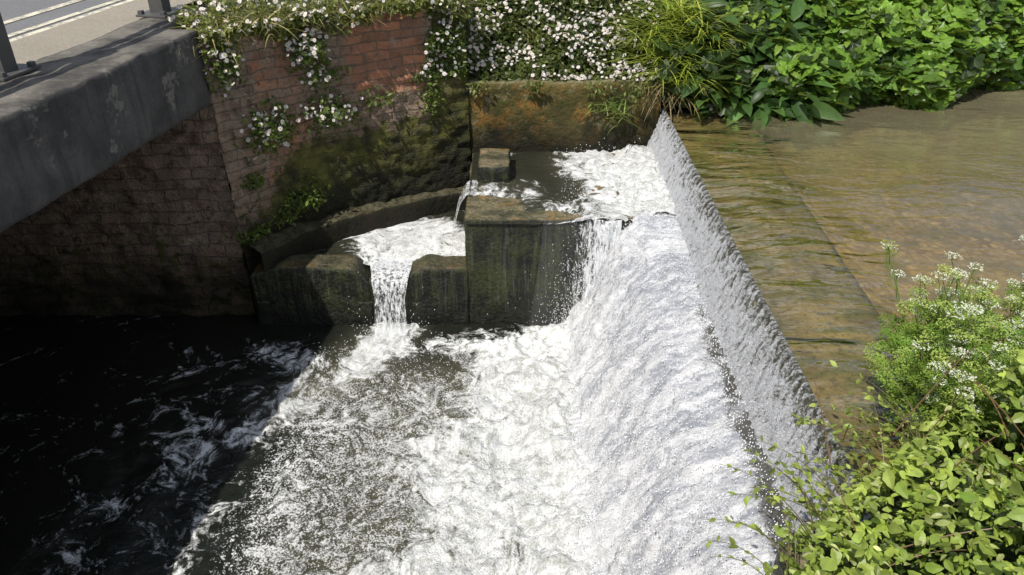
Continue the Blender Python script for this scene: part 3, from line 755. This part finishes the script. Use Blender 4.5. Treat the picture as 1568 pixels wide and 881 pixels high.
def nearmass(N,tm,sz,ca,cb,zl=0,shift=0,seed=120,dn=0.0,xr=(.95,4.2)):
    x=rng.uniform(*xr,N);yy=rng.uniform(1.0,3.9,N)
    lim=np.interp(x,LX,LY)+.26*(fbm(x*4,yy*1,0,3,seed)-.5)-shift
    k=(yy<lim)&(fbm(x*7,yy*7,0,2,seed+5)>.33);x,yy,lim=x[k],yy[k],lim[k];n_=len(x)
    e=lim-yy;l=fbm(x*2.8,yy*2.8,0,3,seed+1)
    z=1.78+.5*ss(-.02,.45,e)*(.15+1.5*l)+.35*ss(.5,1.6,e)+zl-rng.exponential(.07,n_)-dn*rng.random(n_)
    pos=np.stack([x,yy,z],-1)
    a=rng.uniform(0,2*np.pi,n_)
    d=nz(np.stack([np.cos(a),np.sin(a),rng.normal(-.1,.35,n_)],-1));n=rd(n_,(-.15,-.2,1),.5)
    scatter(mb,tm,pos,d,n,rng.uniform(*sz,n_),col(n_,ca,cb,.25,l*1.6-.25))
nearmass(7000,TR,(.03,.070),(.14,.24,.03),(.42,.52,.09))
nearmass(4200,NET,(.03,.075),(.14,.25,.03),(.42,.52,.11),zl=.02)
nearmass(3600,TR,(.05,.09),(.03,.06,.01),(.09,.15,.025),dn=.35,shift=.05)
nearmass(3000,OV,(.02,.05),(.28,.38,.06),(.55,.58,.24),zl=.05)
for i in range(60):
    x0=rng.uniform(1.02,2.0);y0=np.interp(x0,LX,LY)-.15
    p0=np.array([x0,y0-.1,1.95]);L=rng.uniform(.2,.6);a=rng.uniform(1.4,2.9)
    p2=p0+np.array([math.cos(a)*L,math.sin(a)*L*.8,rng.uniform(-.05,.25)]);p1=(p0+p2)/2+np.array([0,0,.15])
    pa=bezier(p0,p1,p2,8);V,F=tube(pa,np.linspace(.0028,.001,8),4);mb.add(V,F,(.22,.19,.08))
    m_=8;ti=rng.uniform(.25,1,m_);pp=np.stack([np.interp(ti*7,range(8),pa[:,k]) for k in range(3)],-1)
    scatter(mb,OV,pp,rd(m_,(math.cos(a),math.sin(a),0),.7),rd(m_,(0,-.1,1),.4),rng.uniform(.018,.045,m_),col(m_,(.20,.30,.04),(.44,.52,.12)))
for i in range(16):
    p0=np.array([rng.uniform(1.2,2.3),rng.uniform(1.9,2.7),2.15]);p2=p0+np.array([rng.uniform(-.35,.6),rng.uniform(-.1,.5),rng.uniform(.1,.25)])
    V,F=tube(bezier(p0,(p0+p2)/2+np.array([0,0,.08]),p2,8),np.linspace(.0035,.0015,8),5);mb.add(V,F,(.26,.15,.08))
mb.build('bramble_bush',M_leaf)
for cx,cy,s in((2.30,3.30,1.),(2.05,3.05,.85),(2.62,3.45,1.0),(2.9,3.5,1.05),(2.45,2.95,1.0),(2.15,3.35,1.0)):
    mb=MB();fl=MB()
    for j in range(8):
        p0=np.array([cx+rng.normal(0,.06),cy+rng.normal(0,.06),1.8])
        H=rng.uniform(.45,.80)*s;p2=p0+np.array([rng.normal(-.03,.14),rng.normal(.0,.12),H]);p1=(p0+p2)/2+rng.normal(0,.03,3)
        pa=bezier(p0,p1,p2,8);V,F=tube(pa,np.linspace(.006,.003,8),5);mb.add(V,F,(.20,.30,.06))
        for b in range(3):
            t=rng.uniform(.45,.9);q=pa[int(t*7)];a=rng.uniform(0,6.28);e=q+np.array([math.cos(a)*.12,math.sin(a)*.12,rng.uniform(.08,.2)])
            V,F=tube(bezier(q,q+np.array([math.cos(a)*.09,math.sin(a)*.09,.02]),e,5),.002,4);mb.add(V,F,(.22,.32,.06))
            ends=[e] if b else [e,pa[-1]]
            for c in ends:
                white=rng.random()<.45;nr=10
                for r in range(nr):
                    aa=6.28*r/nr;R=rng.uniform(.015,.042);w=c+np.array([math.cos(aa)*R,math.sin(aa)*R,.032-R*.25])
                    V,F=tube(np.array([c,(c+w)/2+np.array([0,0,-.003]),w]),.0009,3);mb.add(V,F,(.24,.34,.06))
                    m_=7;pp=w+rng.normal(0,.0045,(m_,3));cc=np.tile((.72,.74,.60) if white else (.42,.52,.12),(m_,1))
                    scatter(fl,(DA[0],DA[1]),pp,rd(m_,(1,0,0),.5),rd(m_,(0,-.1,1),.3),rng.uniform(.003,.005,m_),cc)
    N=130;a=rng.uniform(0,6.28,N);r=rng.uniform(0,.2,N)
    pos=np.stack([cx+r*np.cos(a),cy+r*np.sin(a),1.85+rng.uniform(0,.5,N)*s],-1)
    d=nz(np.stack([np.cos(a),np.sin(a),rng.uniform(-.1,.7,N)],-1))
    scatter(mb,FE,pos,d,rd(N,(-.1,-.1,1),.5),rng.uniform(.06,.13,N),col(N,(.13,.25,.03),(.36,.50,.09)))
    par=bpy.data.objects.new('cow_parsley',None);sc.collection.objects.link(par)
    mb.build('stems_and_leaves',M_leaf,parent=par);fl.build('umbels',M_flower,parent=par)

# ================================================================ LIGHT / CAMERA
sd=Vector((-1.2,-1.5,2.9)).normalized()
L=bpy.data.lights.new('sun','SUN');L.energy=4.6;L.angle=math.radians(.6);L.color=(1,.955,.88)
lo=bpy.data.objects.new('sun',L);lo.rotation_euler=(-sd).to_track_quat('-Z','Y').to_euler();lo.location=(-6,-8,14);sc.collection.objects.link(lo)
w=bpy.data.worlds.new('World');sc.world=w;w.use_nodes=True
nt=w.node_tree;bg=nt.nodes['Background'];sk=nt.nodes.new('ShaderNodeTexSky');sk.sky_type='NISHITA';sk.sun_disc=False
sk.sun_elevation=math.asin(sd.z);sk.sun_rotation=math.atan2(sd.x,sd.y)
tc=nt.nodes.new('ShaderNodeTexCoord');nn=nt.nodes.new('ShaderNodeTexNoise');nn.inputs['Scale'].default_value=2.6;nn.inputs['Detail'].default_value=4
nt.links.new(tc.outputs['Generated'],nn.inputs['Vector'])
mr=nt.nodes.new('ShaderNodeMapRange');mr.interpolation_type='SMOOTHSTEP'
for i,v_ in ((1,.44),(2,.62),(3,0),(4,.85)): mr.inputs[i].default_value=v_
nt.links.new(nn.outputs['Fac'],mr.inputs[0])
mx=nt.nodes.new('ShaderNodeMix');mx.data_type='RGBA';mx.inputs[7].default_value=(8.,8.,8.1,1)
nt.links.new(mr.outputs[0],mx.inputs[0]);nt.links.new(sk.outputs[0],mx.inputs[6])
nt.links.new(mx.outputs[2],bg.inputs[0]);bg.inputs[1].default_value=.11
cd=bpy.data.cameras.new('camera');cd.sensor_width=36;cd.lens=27.55;cd.clip_end=2000;cd.clip_start=.05
co=bpy.data.objects.new('camera',cd);co.location=(0,0,4.5);co.rotation_euler=(math.radians(59),0,0);sc.collection.objects.link(co)
sc.camera=co
sc.view_settings.view_transform='Standard';sc.view_settings.look='None';sc.view_settings.exposure=0
